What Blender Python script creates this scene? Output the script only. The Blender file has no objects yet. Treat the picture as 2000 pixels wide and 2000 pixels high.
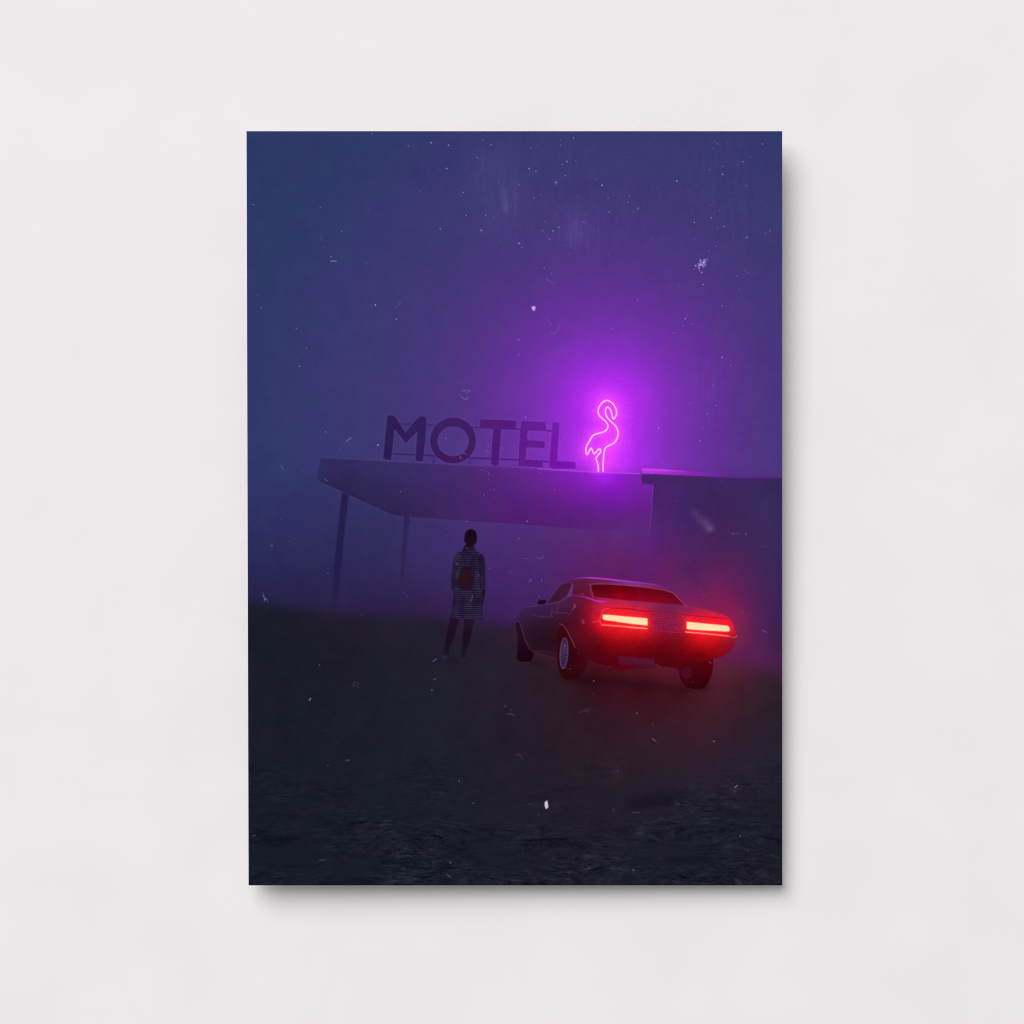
# A dark unframed wall print (foggy motel at night) floating in front of a white plaster wall.
import math
import numpy as np

# ---------------------------------------------------------------------------
# 1. THE PRINTED PICTURE: colours of the ink, computed point by point
#    (u = millimetre-like picture units, x to the right, y down)
# ---------------------------------------------------------------------------
X0, X1, Y0, Y1 = 481.5, 1527.8, 256.2, 1729.3
CELL = 1.2
NX = int(round((X1 - X0) / CELL)) + 1
NY = int(round((Y1 - Y0) / CELL)) + 1
gx = np.linspace(X0, X1, NX).astype(np.float32)
gy = np.linspace(Y0, Y1, NY).astype(np.float32)
XX, YY = np.meshgrid(gx, gy)
SX, SY = gx[1] - gx[0], gy[1] - gy[0]
rng = np.random.default_rng(7)

img = np.zeros((NY, NX, 3), np.float32)
lab = np.zeros((NY, NX), np.int16)
LABELS = ['printed_sky']


def lid(name):
    LABELS.append(name)
    return len(LABELS) - 1


def win(x0, x1, y0, y1):
    i0 = max(0, int((x0 - X0) / SX) - 1); i1 = min(NX, int((x1 - X0) / SX) + 3)
    j0 = max(0, int((y0 - Y0) / SY) - 1); j1 = min(NY, int((y1 - Y0) / SY) + 3)
    return j0, max(j0, j1), i0, max(i0, i1)


def catmull(pts, closed=False, n=6):
    p = np.array(pts, float)
    m = len(p)
    out = []
    rngi = range(m) if closed else range(m - 1)
    for i in rngi:
        if closed:
            a, b, c, d = p[(i - 1) % m], p[i], p[(i + 1) % m], p[(i + 2) % m]
        else:
            a, b, c, d = p[max(i - 1, 0)], p[i], p[i + 1], p[min(i + 2, m - 1)]
        for t in np.arange(n) / n:
            out.append(0.5 * ((2 * b) + (c - a) * t + (2 * a - 5 * b + 4 * c - d) * t * t
                              + (3 * b - a - 3 * c + d) * t ** 3))
    if not closed:
        out.append(p[-1])
    return np.array(out)


def poly(pts, soft=0.0, smooth=False, holes=()):
    """coverage mask of a closed outline: (window, mask)"""
    loops = [catmull(pts, True) if smooth else np.array(pts, float)] + [np.array(h, float) for h in holes]
    o = loops[0]
    pad = 3 * soft + 2
    w = win(o[:, 0].min() - pad, o[:, 0].max() + pad, o[:, 1].min() - pad, o[:, 1].max() + pad)
    j0, j1, i0, i1 = w
    K = 3
    off = (np.arange(K) - (K - 1) / 2) / K
    xs = (gx[i0:i1, None] + off * SX).ravel()
    ys = (gy[j0:j1, None] + off * SY).ravel()
    inside = np.zeros((len(ys), len(xs)), bool)
    for L in loops:
        for a, b in zip(L, np.roll(L, -1, 0)):
            if a[1] == b[1]:
                continue
            lo, hi = min(a[1], b[1]), max(a[1], b[1])
            r = np.nonzero((ys >= lo) & (ys < hi))[0]
            if len(r) == 0:
                continue
            xc = a[0] + (ys[r] - a[1]) / (b[1] - a[1]) * (b[0] - a[0])
            inside[r] ^= xs[None, :] < xc[:, None]
    m = inside.reshape(j1 - j0, K, i1 - i0, K).mean((1, 3)).astype(np.float32)
    if soft > 0:
        m = blur(m, soft)
    return w, m


def gk(s):
    n = max(1, int(3 * s + .5))
    k = np.exp(-0.5 * (np.arange(-n, n + 1) / s) ** 2)
    return k / k.sum(), n


def blur(a, s, sy=None, mode='edge'):
    sx_, sy_ = s / SX, (s if sy is None else sy) / SY
    for ax, q in ((1, sx_), (0, sy_)):
        if q < .2:
            continue
        k, n = gk(q)
        L = a.shape[ax]
        pw = [(0, 0), (0, 0)]; pw[ax] = (n, n)
        b = np.pad(a, pw, mode=mode)
        N = 1
        while N < L + 4 * n + 2:
            N *= 2
        F = np.fft.rfft(b, N, axis=ax)
        kk = np.fft.rfft(k, N)
        F = F * (kk[None, :] if ax == 1 else kk[:, None])
        r = np.fft.irfft(F, N, axis=ax)
        sl = [slice(None), slice(None)]; sl[ax] = slice(2 * n, 2 * n + L)
        a = r[tuple(sl)].astype(np.float32)
    return a


def dist_line(pts, w):
    j0, j1, i0, i1 = w
    x = XX[j0:j1, i0:i1]; y = YY[j0:j1, i0:i1]
    D = np.full(x.shape, 1e9, np.float32); T = np.zeros(x.shape, np.float32)
    P = np.array(pts, float)
    seg = np.hypot(*(P[1:] - P[:-1]).T); tot = max(seg.sum(), 1e-6); acc = 0
    for a, b, l in zip(P[:-1], P[1:], seg):
        d = b - a
        t = np.clip(((x - a[0]) * d[0] + (y - a[1]) * d[1]) / max(l * l, 1e-9), 0, 1)
        q = np.hypot(x - a[0] - t * d[0], y - a[1] - t * d[1])
        s = q < D
        D = np.where(s, q, D); T = np.where(s, (acc + t * l) / tot, T)
        acc += l
    return D, T


def stroke(pts, width, color, alpha=1.0, smooth=True, soft=0.6, fade=None, add=False):
    """a drawn line; fade = list of (t, alpha) along it"""
    P = catmull(pts) if smooth and len(pts) > 2 else np.array(pts, float)
    pad = width + 3 * soft + 2
    w = win(P[:, 0].min() - pad, P[:, 0].max() + pad, P[:, 1].min() - pad, P[:, 1].max() + pad)
    j0, j1, i0, i1 = w
    if j1 <= j0 or i1 <= i0:
        return w, None
    D, T = dist_line(P, w)
    m = np.clip((width / 2 - D) / (2 * soft) + .5, 0, 1) * alpha
    if fade is not None:
        f = np.array(fade, float)
        m = m * np.interp(T, f[:, 0], f[:, 1])
    c = np.array(color, np.float32)
    s = img[j0:j1, i0:i1]
    if add:
        img[j0:j1, i0:i1] = s + c * m[..., None]
    else:
        img[j0:j1, i0:i1] = s * (1 - m[..., None]) + c * m[..., None]
    return w, m


def field(points, w):
    """smooth colour field through scattered samples (polyharmonic r)"""
    j0, j1, i0, i1 = w
    P = np.array([q[:2] for q in points], float) / 100
    C = np.array([q[2:] for q in points], float)
    n = len(P)
    if n == 1:
        return np.broadcast_to(C[0].astype(np.float32), (j1 - j0, i1 - i0, 3))
    A = np.zeros((n + 1, n + 1))
    A[:n, :n] = np.hypot(P[:, None, 0] - P[None, :, 0], P[:, None, 1] - P[None, :, 1]) - 1e-6 * np.eye(n)
    A[:n, n] = A[n, :n] = 1
    S = np.linalg.solve(A, np.vstack([C, np.zeros((1, 3))]))
    x = XX[j0:j1, i0:i1] / 100; y = YY[j0:j1, i0:i1] / 100
    out = np.zeros(x.shape + (3,), np.float32) + S[n].astype(np.float32)
    for (a, b), s in zip(P, S[:n]):
        out += np.hypot(x - a, y - b)[..., None].astype(np.float32) * s.astype(np.float32)
    lo, hi = C.min(0) - 6, C.max(0) + 6
    return np.clip(out, lo, hi)


def lay(wm, color, alpha=1.0, label=None, thr=.5):
    (j0, j1, i0, i1), m = wm
    s = img[j0:j1, i0:i1]
    if isinstance(color, (list, np.ndarray)) and len(np.shape(color)) == 2:
        color = field(color, (j0, j1, i0, i1))
    c = np.asarray(color, np.float32)
    a = (m * alpha)[..., None]
    img[j0:j1, i0:i1] = s * (1 - a) + c * a
    if label is not None:
        lab[j0:j1, i0:i1][m > thr] = label


def interp3(v, tab):
    t = np.array(tab, float)
    return np.stack([np.interp(v, t[:, 0], t[:, k]) for k in (1, 2, 3)], -1).astype(np.float32)


def sstep(v, a, b):
    t = np.clip((v - a) / (b - a), 0, 1)
    return t * t * (3 - 2 * t)


def noise(sx_, sy_, seed):
    r = np.random.default_rng(seed).standard_normal((NY, NX)).astype(np.float32)
    r = blur(r, sx_, sy_, 'wrap')
    return r / (r.std() + 1e-9)


def zoomed(ox, oy, k):
    return lambda *pts: [(ox + a / k, oy + b / k) for a, b in pts]


def pts3(ox, oy, k, *rows):
    return [(ox + r[0] / k, oy + r[1] / k, *r[2:]) for r in rows]


FULL = (0, NY, 0, NX)

# --- sky with the violet glow of the neon sign -----------------------------
rr = np.hypot(XX - 1188, YY - np.clip(YY, 795, 900))
sky = interp3(rr, [
    (0, 222, 58, 250), (12, 216, 56, 250), (28, 196, 50, 250), (40, 184, 46, 243), (52, 172, 42, 232),
    (82, 150, 44, 212), (119, 128, 46, 186), (155, 112, 48, 168), (191, 102, 48, 155), (227, 94, 49, 146),
    (264, 85, 51, 136), (300, 78, 52, 129), (350, 70, 53, 122), (400, 65, 54, 117), (450, 61, 55, 113),
    (520, 56, 56, 110), (600, 52, 56, 107), (700, 46, 56, 103), (850, 43, 56, 99)])
under = field([
    (490, 900, 44, 52, 102), (490, 1000, 44, 49, 98), (490, 1060, 41, 45, 90), (490, 1110, 40, 40, 84), (490, 1165, 37, 34, 74),
    (600, 900, 50, 52, 104), (600, 1000, 46, 48, 98), (600, 1060, 46, 44, 92), (600, 1110, 42, 40, 84), (600, 1170, 40, 34, 74),
    (730, 1000, 52, 48, 98), (730, 1060, 48, 44, 92), (730, 1110, 47, 40, 86), (730, 1170, 45, 34, 76),
    (820, 1020, 58, 46, 102), (820, 1100, 54, 42, 96), (820, 1190, 48, 32, 74),
    (900, 1030, 66, 46, 110), (900, 1090, 62, 42, 104), (900, 1150, 57, 37, 92), (900, 1210, 54, 29, 74),
    (1000, 1040, 76, 44, 116), (1000, 1100, 70, 40, 108), (1000, 1150, 65, 36, 100), (980, 1220, 56, 30, 84),
    (1080, 1045, 82, 42, 116), (1080, 1120, 78, 36, 104), (1150, 1050, 90, 40, 114), (1140, 1095, 90, 34, 104),
    (1210, 1050, 92, 40, 118), (1220, 1095, 98, 32, 100), (1260, 1060, 90, 36, 116)], FULL)
t = sstep(YY, 895, 985)[..., None]
img[:] = sky * (1 - t) + under * t

# --- ground -----------------------------------------------------------------
g_l = lid('printed_ground')
hz = np.interp(gx, [481, 600, 700, 830, 950, 1000, 1100, 1300, 1450, 1530], [1178, 1190, 1198, 1207, 1217, 1222, 1232, 1262, 1284, 1296])
soft_h = np.interp(gx, [481, 830, 1000, 1300, 1530], [16, 19, 19, 34, 40])
gm = sstep(YY, (hz - soft_h)[None, :], (hz + soft_h)[None, :])
A = zoomed(980, 1100, 7.43)
B = zoomed(1200, 1100, 7.43)
gcol = field([
    (490, 1200, 29, 29, 43), (490, 1225, 27, 30, 41), (650, 1215, 35, 30, 47), (650, 1240, 31, 29, 42), (800, 1230, 37, 32, 49), (820, 1260, 34, 31, 46),
    (500, 1300, 27, 30, 41), (500, 1400, 28, 31, 43), (700, 1300, 31, 30, 42), (650, 1420, 29, 31, 43), (800, 1400, 32, 33, 46),
    (950, 1235, 43, 32, 53), (950, 1270, 41, 32, 50), (1000, 1300, 42, 32, 48), (950, 1400, 37, 31, 46), (1050, 1330, 43, 28, 42),
    (1120, 1340, 50, 26, 38), (1060, 1290, 50, 28, 42), (1150, 1310, 66, 18, 28), (1165, 1325, 58, 15, 23), (1250, 1345, 62, 14, 24),
    (1230, 1318, 80, 22, 36), (1295, 1312, 92, 28, 46), (1270, 1330, 76, 20, 33), (1330, 1355, 62, 20, 30),
    (1100, 1400, 45, 29, 42), (1230, 1400, 58, 27, 42), (1350, 1380, 71, 27, 40), (1400, 1400, 64, 31, 45), (1300, 1435, 56, 29, 42), (1409, 1300, 96, 35, 58), (1429, 1315, 82, 33, 50),
    (1450, 1345, 66, 31, 45), (1500, 1330, 55, 34, 48), (1480, 1290, 78, 34, 58), (1520, 1280, 60, 32, 56), (1520, 1390, 42, 32, 42),
    (1250, 1480, 46, 30, 43), (1120, 1480, 41, 30, 42), (1500, 1480, 40, 34, 50), (1390, 1480, 48, 31, 46), (1000, 1500, 36, 31, 44),
    (850, 1500, 31, 32, 44), (600, 1550, 27, 30, 42), (850, 1600, 30, 31, 43), (1000, 1600, 33, 31, 43), (1200, 1560, 37, 31, 43), (1350, 1560, 36, 33, 46),
    (1500, 1600, 31, 32, 44), (500, 1720, 25, 29, 39), (750, 1720, 27, 31, 42), (1000, 1720, 30, 31, 42), (1250, 1720, 29, 31, 41), (1500, 1720, 29, 28, 38)], FULL)
# furrowed dirt: long flat streaks that get coarser towards the viewer
depth = sstep(YY, 1400, 1700)
warp = noise(42, 13, 6) * 4.5 + noise(14, 6, 8) * 1.6
rows = np.clip((np.arange(NY)[:, None] + warp).round().astype(int), 0, NY - 1)
cols = np.broadcast_to(np.arange(NX)[None, :], (NY, NX))
st = noise(5, .75, 1) * .6 + noise(11, 1.2, 2) * .45
st = st[rows, cols] + noise(1.6, .8, 3) * .4
st = np.sign(st) * np.abs(st) ** 1.25
patch = np.clip(noise(48, 20, 4) * .6 + .75, .1, 2.0)
lump = np.clip(noise(34, 11, 5) - 1.1, 0, 2)
gcol = gcol - 2.4 + (st * patch * (3.3 * depth + .3))[..., None] * np.array([1, 1.02, 1.12]) - (lump * (5 * depth + .4))[..., None]
img[:] = img * (1 - gm[..., None]) + gcol * gm[..., None]
lab[gm > .5] = g_l

# --- motel canopy -------------------------------------------------------------
c_l = lid('printed_canopy')
cw, cm = poly([(627, 894.5), (690, 897.5), (750, 901.5), (830, 905.5), (900, 909), (980, 912), (1050, 916.5), (1150, 923), (1262, 927),
          (1276, 940), (1274, 1041), (1180, 1036.5), (1100, 1030.5), (1000, 1023), (900, 1016.5), (830, 1012), (792, 1009.5), (766, 1005),
          (735, 991), (668, 960), (619, 937)], .8)
j0, j1, i0, i1 = cw
cfade = 1 - .75 * sstep(XX[j0:j1, i0:i1], 1100, 1230) * sstep(YY[j0:j1, i0:i1], 992, 1038)
lab[j0:j1, i0:i1][cm > .5] = c_l
lay((cw, cm * cfade),
    [(640, 915, 45, 42, 90), (622, 925, 44, 44, 92), (750, 920, 51, 44, 97), (850, 930, 61, 43, 104), (900, 935, 68, 41, 106), (950, 935, 78, 39, 116),
     (1000, 933, 87, 37, 128), (1050, 935, 100, 34, 144), (1100, 935, 118, 33, 166), (1150, 938, 138, 30, 194), (1185, 928, 160, 24, 224),
     (1185, 945, 140, 26, 200), (1230, 936, 128, 32, 182), (1262, 940, 118, 34, 166), (1210, 960, 124, 28, 176),
     (640, 945, 44, 36, 80), (660, 953, 44, 34, 76), (720, 975, 46, 38, 82), (720, 950, 46, 40, 86), (768, 1000, 46, 36, 81), (800, 965, 52, 38, 88), (850, 990, 57, 37, 92),
     (900, 1005, 63, 36, 98), (950, 1000, 71, 35, 105), (1000, 1005, 79, 32, 112), (1050, 1000, 83, 31, 117), (1100, 1000, 89, 30, 123),
     (1150, 990, 99, 29, 138), (1200, 985, 108, 27, 153), (1200, 1022, 90, 32, 122), (1260, 1000, 96, 30, 132), (1255, 1032, 88, 34, 120), (1080, 965, 98, 32, 138), (1000, 965, 82, 34, 120), (1150, 962, 120, 28, 170)])
stroke([(632, 893.5), (750, 900), (900, 907.5), (1050, 915)], 1.6, (96, 62, 132), .35)
stroke([(1050, 915.5), (1150, 921.5), (1250, 925)], 1.8, (205, 90, 245), .5)
stroke([(619, 938.5), (668, 962), (766, 1007), (792, 1011), (900, 1018), (1050, 1028.5)], 1.8, (80, 60, 122), .28, smooth=False)
stroke([(627, 941), (668, 957.5), (766, 1002)], 3, (36, 28, 74), .35, smooth=False, soft=1.2)
# pillars that sink into the fog
p_l = [lid('pillar'), lid('pillar')]
for k, (q, c, ya, yb) in enumerate((([(668, 961), (681, 967), (664, 1120), (660, 1186), (648, 1186), (652, 1110)], (36, 30, 73), 1150, 1205),
                                    ([(789.5, 1009), (799.5, 1010), (792, 1090), (786.5, 1178), (779.5, 1178), (784, 1090)], (44, 36, 82), 1110, 1190))):
    w, m = poly(q, .8)
    f = np.interp(gy[w[0]:w[1]], [ya, yb], [1, .0])[:, None]
    lay((w, m * f), c)
    lab[w[0]:w[1], w[2]:w[3]][(m > .5) & (f > .12)] = p_l[k]

# --- building at the right ------------------------------------------------------
b_l = lid('printed_building')
w, m = poly([(1253, 926), (1254, 945), (1275.5, 946), (1272, 1010), (1268, 1070), (1262, 1130), (1262, 1330), (1535, 1330), (1535, 934), (1470, 933), (1400, 931), (1350, 928)], 1.0)
fb = np.clip(1 - gm[w[0]:w[1], w[2]:w[3]] * 1.0, 0, 1)
edge = 1 - sstep(YY, 1010, 1080) * (1 - sstep(XX, 1262, 1300))
lay((w, m * fb * edge[w[0]:w[1], w[2]:w[3]]),
    [(1260, 935, 76, 32, 108), (1300, 935, 70, 36, 104), (1350, 938, 64, 38, 98), (1420, 942, 58, 40, 96), (1500, 943, 58, 38, 92),
     (1280, 960, 74, 32, 106), (1290, 1000, 72, 37, 108), (1350, 1000, 62, 36, 97), (1400, 965, 58, 34, 86), (1400, 1030, 66, 36, 88),
     (1500, 955, 52, 40, 86), (1500, 1000, 56, 42, 90), (1520, 1080, 56, 40, 88), (1450, 1100, 74, 34, 86), (1300, 1050, 82, 34, 106), (1270, 1060, 88, 34, 114),
     (1350, 1070, 76, 34, 92), (1350, 1110, 80, 33, 92), (1375, 1150, 102, 33, 88), (1300, 1100, 94, 32, 96), (1250, 1100, 98, 32, 98), (1290, 1130, 102, 32, 96), (1400, 1140, 108, 32, 88),
     (1330, 1150, 100, 33, 92), (1350, 1172, 120, 31, 88), (1395, 1178, 122, 31, 82), (1420, 1190, 130, 29, 78), (1435, 1215, 130, 29, 76),
     (1450, 1160, 92, 32, 86), (1455, 1210, 110, 32, 80), (1470, 1210, 90, 32, 84), (1500, 1150, 66, 36, 86), (1520, 1200, 58, 34, 82),
     (1450, 1250, 108, 34, 74), (1480, 1255, 84, 32, 80), (1520, 1260, 62, 32, 72)], label=b_l)
lay(poly([(1251, 927), (1255, 944), (1320, 946), (1410, 950), (1475, 953), (1475, 938), (1350, 930)], 2.2), (60, 34, 92), .35)
r_l = lid('roof_edge')
stroke([(1275.5, 949), (1273, 985), (1270.5, 1025), (1268, 1058)], 1.8, (138, 48, 190), .9, fade=[(0, .9), (.4, .55), (.7, .35), (1, .1)])
w, m = poly([(1253.5, 914), (1290, 915.5), (1350, 920), (1400, 926), (1470, 930), (1535, 933), (1535, 936), (1470, 934), (1400, 931.5), (1350, 929), (1290, 925.5), (1253.5, 924)], .9)
lay((w, m), [(1258, 918, 182, 60, 222), (1275, 919, 190, 54, 230), (1310, 921, 168, 44, 208), (1350, 925, 142, 38, 182), (1400, 929, 108, 36, 154), (1450, 932, 90, 36, 136), (1530, 934, 76, 36, 118)], .9, label=r_l)
stroke([(1256, 917), (1275, 917.5), (1300, 918.5), (1350, 922)], 1.8, (214, 84, 246), .8, fade=[(0, .8), (.4, .9), (1, 0)])

# --- MOTEL sign -------------------------------------------------------------------
s_l = lid('printed_sign')
Z1 = zoomed(720, 760, 6.44)
Z2 = zoomed(980, 760, 6.44)
for line, col, wd in ((Z1((378, 437), (830, 455), (1400, 487), (1900, 506)) + Z2((560, 521), (640, 530)), (62, 18, 96), 2.5),
                      (Z1((280, 813), (830, 838), (1290, 866), (1880, 890)) + Z2((310, 893), (610, 914)), (40, 20, 88), 2.6)):
    w, m = stroke(line, wd, col, .62, smooth=False)
    lab[w[0]:w[1], w[2]:w[3]][m > .45] = s_l
for q, wd in ((Z1((822, 838), (820, 934)), 2.4), (Z1((1281, 868), (1276, 950)), 1.6), (Z1((1590, 960), (1588, 978)), 2.2), (Z1((215, 870), (214, 900)), 2)):
    w, m = stroke(q, wd, (52, 32, 100), .8, smooth=False)
    lab[w[0]:w[1], w[2]:w[3]][m > .45] = s_l
th = np.linspace(0, 2 * math.pi, 60, endpoint=False)
O_out = Z1(*[(1062 + 288 * math.cos(a), 646 + 288 * math.sin(a)) for a in th])
O_in = Z1(*[(1062 + 196 * math.cos(a), 655 + 188 * math.sin(a)) for a in th])
letters = [
    (Z1((235, 330), (310, 332), (345, 362), (462, 548), (612, 368), (652, 342), (708, 350), (730, 368), (716, 620), (682, 900), (640, 912), (588, 893), (600, 700), (612, 535), (470, 680), (326, 502), (305, 700), (284, 888), (262, 893), (182, 872), (205, 640)), (),
     [(755, 815, 46, 30, 84), (754, 890, 42, 28, 74), (790, 860, 48, 30, 86), (825, 820, 52, 30, 92), (822, 895, 52, 28, 92)]),
    (O_out, (O_in,), [(845, 860, 52, 30, 92), (885, 820, 62, 32, 100), (925, 860, 62, 30, 98), (885, 900, 64, 24, 86), (850, 890, 56, 28, 92)]),
    (Z1((1405, 375), (1838, 396), (1855, 415), (1852, 512), (1668, 502), (1652, 700), (1632, 950), (1590, 968), (1538, 942), (1550, 740), (1568, 500), (1392, 482)), (),
     [(940, 825, 78, 30, 118), (1000, 830, 84, 26, 126), (970, 860, 74, 26, 112), (966, 905, 76, 26, 116)]),
    (Z2((250, 400), (540, 412), (558, 470), (556, 525), (328, 520), (320, 640), (525, 652), (542, 665), (540, 735), (520, 740), (310, 732), (300, 885), (505, 908), (520, 930), (515, 985), (205, 970), (212, 860), (235, 480)), (),
     [(1025, 830, 92, 30, 140), (1060, 830, 102, 28, 148), (1020, 880, 90, 26, 134), (1055, 868, 100, 28, 142), (1050, 907, 98, 26, 140)]),
    (Z2((640, 418), (715, 424), (724, 440), (712, 640), (695, 905), (905, 912), (932, 930), (930, 1000), (650, 1002), (595, 985), (605, 820), (632, 520)), (),
     [(1085, 830, 114, 30, 164), (1080, 880, 114, 22, 158), (1085, 908, 116, 22, 160), (1120, 908, 126, 18, 174)]),
]
l_l = []
for o, h, col in letters:
    l_l.append(lid('letter'))
    w, m = poly(o, .5, holes=h)
    w2, hal = poly(o, 2.6, holes=h)
    # thin light seam the painter left round the letters
    lay((w2, np.clip(hal * 1.6, 0, 1) * .14), (150, 110, 190))
    lay((w, m), col, label=l_l[-1])
lay(poly(Z1((1150, 830), (1178, 878), (1142, 872)), .5), (120, 70, 140), .8)
stroke(Z1((1180, 815), (1205, 806), (1235, 826)), 1.8, (112, 60, 140), .8)

# --- neon flamingo -------------------------------------------------------------------
f_l = lid('printed_neon_flamingo')
Z3 = zoomed(1100, 760, 10.73)
fl = Z3((740, 1725), (735, 1640), (720, 1550), (690, 1455), (725, 1390), (775, 1330), (790, 1290), (770, 1255), (735, 1268), (655, 1355), (625, 1310), (588, 1240), (563, 1262), (508, 1365), (485, 1345), (475, 1270), (492, 1190), (550, 1090), (610, 990), (680, 945), (820, 905), (905, 855), (938, 785), (912, 710), (850, 640), (770, 570), (735, 490), (740, 410), (782, 325), (850, 262), (915, 238), (985, 260), (1050, 318), (1100, 405), (1120, 490), (1105, 560), (1075, 612), (1050, 625), (1035, 595), (1015, 500), (985, 425), (930, 376), (897, 408), (885, 480), (905, 560), (960, 640), (1040, 715), (1110, 790), (1145, 880), (1146, 960), (1120, 1050), (1070, 1122), (990, 1168), (900, 1220), (870, 1275), (850, 1370), (842, 1480), (835, 1600), (838, 1725))
P = catmull(fl, n=4)
w = win(1080, 1300, 740, 960)
D, T = dist_line(P, w)
near = np.exp(-np.clip(D, 0, None) / 11.0)
below = 1 - sstep(YY[w[0]:w[1], w[2]:w[3]], 918, 932)
lay((w, near * .95 * (.25 + .75 * below)), (250, 72, 252))
m = np.clip((1.3 - D) / 1.2 + .5, 0, 1)
ring = np.clip(1 - np.abs(D - 2.9) / 1.2, 0, 1)
lay((w, ring * .22), (150, 50, 170))
lay((w, m), (255, 205, 252))
lab[w[0]:w[1], w[2]:w[3]][(D < 2.2)] = f_l
lay(poly([(1165, 925), (1182, 923), (1200, 926), (1195, 945), (1170, 944)], 7), (165, 30, 240), .5)

# --- the woman ----------------------------------------------------------------------
Zp = zoomed(840, 1010, 6.44)
wo = lid('printed_person')
lay(poly(Zp((468, 330), (565, 325), (552, 380), (575, 420), (500, 440), (415, 430), (425, 390)), .8, True), (36, 22, 40), label=wo)
for q, cols in ((Zp((262, 1262), (368, 1268), (346, 1350), (320, 1440), (290, 1540), (256, 1612), (236, 1690), (222, 1775), (165, 1775), (172, 1690), (194, 1560), (214, 1430), (240, 1340)),
                 pts3(840, 1010, 6.44, (300, 1300, 33, 15, 38), (250, 1450, 30, 14, 31), (220, 1600, 25, 15, 33), (190, 1740, 26, 24, 42))),
                (Zp((430, 1278), (550, 1288), (532, 1400), (510, 1530), (482, 1610), (456, 1690), (432, 1790), (380, 1795), (385, 1730), (404, 1640), (402, 1500), (428, 1390)),
                 pts3(840, 1010, 6.44, (490, 1320, 33, 18, 40), (450, 1450, 29, 13, 30), (440, 1600, 31, 13, 28), (410, 1760, 26, 23, 38)))):
    lay(poly(q, 1.0, True), cols, label=wo)
sh = [lid('shoe'), lid('shoe')]
lay(poly(Zp((155, 1740), (212, 1735), (218, 1782), (178, 1795), (153, 1785)), 1.0), (34, 48, 76), .8, label=sh[0])
lay(poly(Zp((358, 1785), (430, 1768), (448, 1800), (402, 1822), (358, 1818)), 1.4), (46, 47, 66), .6, label=sh[1])
lay(poly(Zp((648, 895), (694, 898), (687, 980), (674, 1050), (664, 1118), (650, 1085), (642, 980)), .9), (34, 14, 36), label=wo)
hr = lid('hair')
lay(poly(Zp((512, 150), (555, 165), (582, 205), (589, 262), (584, 318), (563, 340), (540, 352), (512, 362), (482, 395), (450, 428), (414, 432), (420, 398), (436, 362), (455, 338), (438, 322), (430, 288), (437, 220), (465, 168)), .7, True),
    [(918, 1045, 24, 6, 26), (915, 1060, 28, 8, 28), (910, 1072, 32, 12, 34)], label=hr)
dr = lid('striped_dress')
w, m = poly(Zp((408, 428), (480, 412), (565, 418), (612, 442), (660, 468), (682, 505), (692, 600), (698, 760), (698, 850), (692, 908), (650, 908), (660, 1000), (660, 1180), (668, 1290), (560, 1292), (420, 1282), (257, 1270), (268, 1180), (290, 1040), (298, 925), (272, 918), (262, 850), (262, 760), (280, 640), (300, 520), (315, 475), (350, 445)), .6)
j0, j1, i0, i1 = w
x, y = XX[j0:j1, i0:i1], YY[j0:j1, i0:i1]
arm = (np.abs(x - 914) > 24) & (y < 1152)
bend = .0025 * (x - 912) ** 2 * np.where(y > 1150, .45, .35) * -1 + .02 * (x - 912) + np.where(arm, .10 * (np.abs(x - 914) - 24), 0)
ph = (y + bend) / np.where(y < 1152, 3.45, 3.7)
stripe = np.clip(.3 + .75 * np.sin(2 * math.pi * ph), 0, 1)
amp = np.clip(.72 + noise(6, 5, 11)[j0:j1, i0:i1] * .13, .3, 1) * np.where(np.abs(x - 915) > 26, .75, 1)
fold = 1 - .32 * np.exp(-((x - 903) / 3.5) ** 2) * sstep(y, 1160, 1180) - .25 * np.exp(-((x - 925) / 3) ** 2)
dcol = np.array((23, 14, 40), np.float32) + (stripe * amp * fold)[..., None] * np.array((47, 48, 53), np.float32)
lay((w, m), dcol, label=dr)
stroke(Zp((352, 520), (330, 640), (320, 760), (340, 860)), 2, (24, 14, 40), .45, soft=1)
stroke(Zp((620, 500), (628, 640), (630, 780), (640, 900)), 2.4, (22, 12, 40), .55, soft=1)
bp = lid('backpack')
for q in (Zp((398, 452), (425, 520), (446, 575), (445, 645)), Zp((592, 458), (545, 525), (512, 585), (525, 645))):
    w, m = stroke(q, 2.2, (24, 17, 50), .9)
    lab[w[0]:w[1], w[2]:w[3]][m > .45] = bp
lay(poly(Zp((415, 630), (530, 632), (550, 690), (555, 790), (540, 860), (515, 905), (440, 915), (380, 905), (357, 860), (360, 740), (382, 672)), .9, True),
    pts3(840, 1010, 6.44, (450, 650, 30, 11, 28), (420, 740, 38, 14, 25), (400, 850, 36, 16, 28), (460, 880, 39, 13, 23), (520, 750, 30, 12, 29), (535, 700, 30, 17, 42)), .93, label=bp)
for k in range(11):
    yy = 665 + 22 * k
    stroke(Zp((372, yy), (450, yy + 4), (540, yy)), 1.2, (92, 50, 56), .22)
for q in ((325, 578), (345, 585), (610, 725), (460, 385)):
    stroke(Zp(q, (q[0] + 4, q[1] + 14)), 1.6, (130, 120, 120), .55, smooth=False)
stroke(Zp((532, 985), (528, 1020), (508, 1058)), 1.8, (110, 110, 130), .5)

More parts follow.
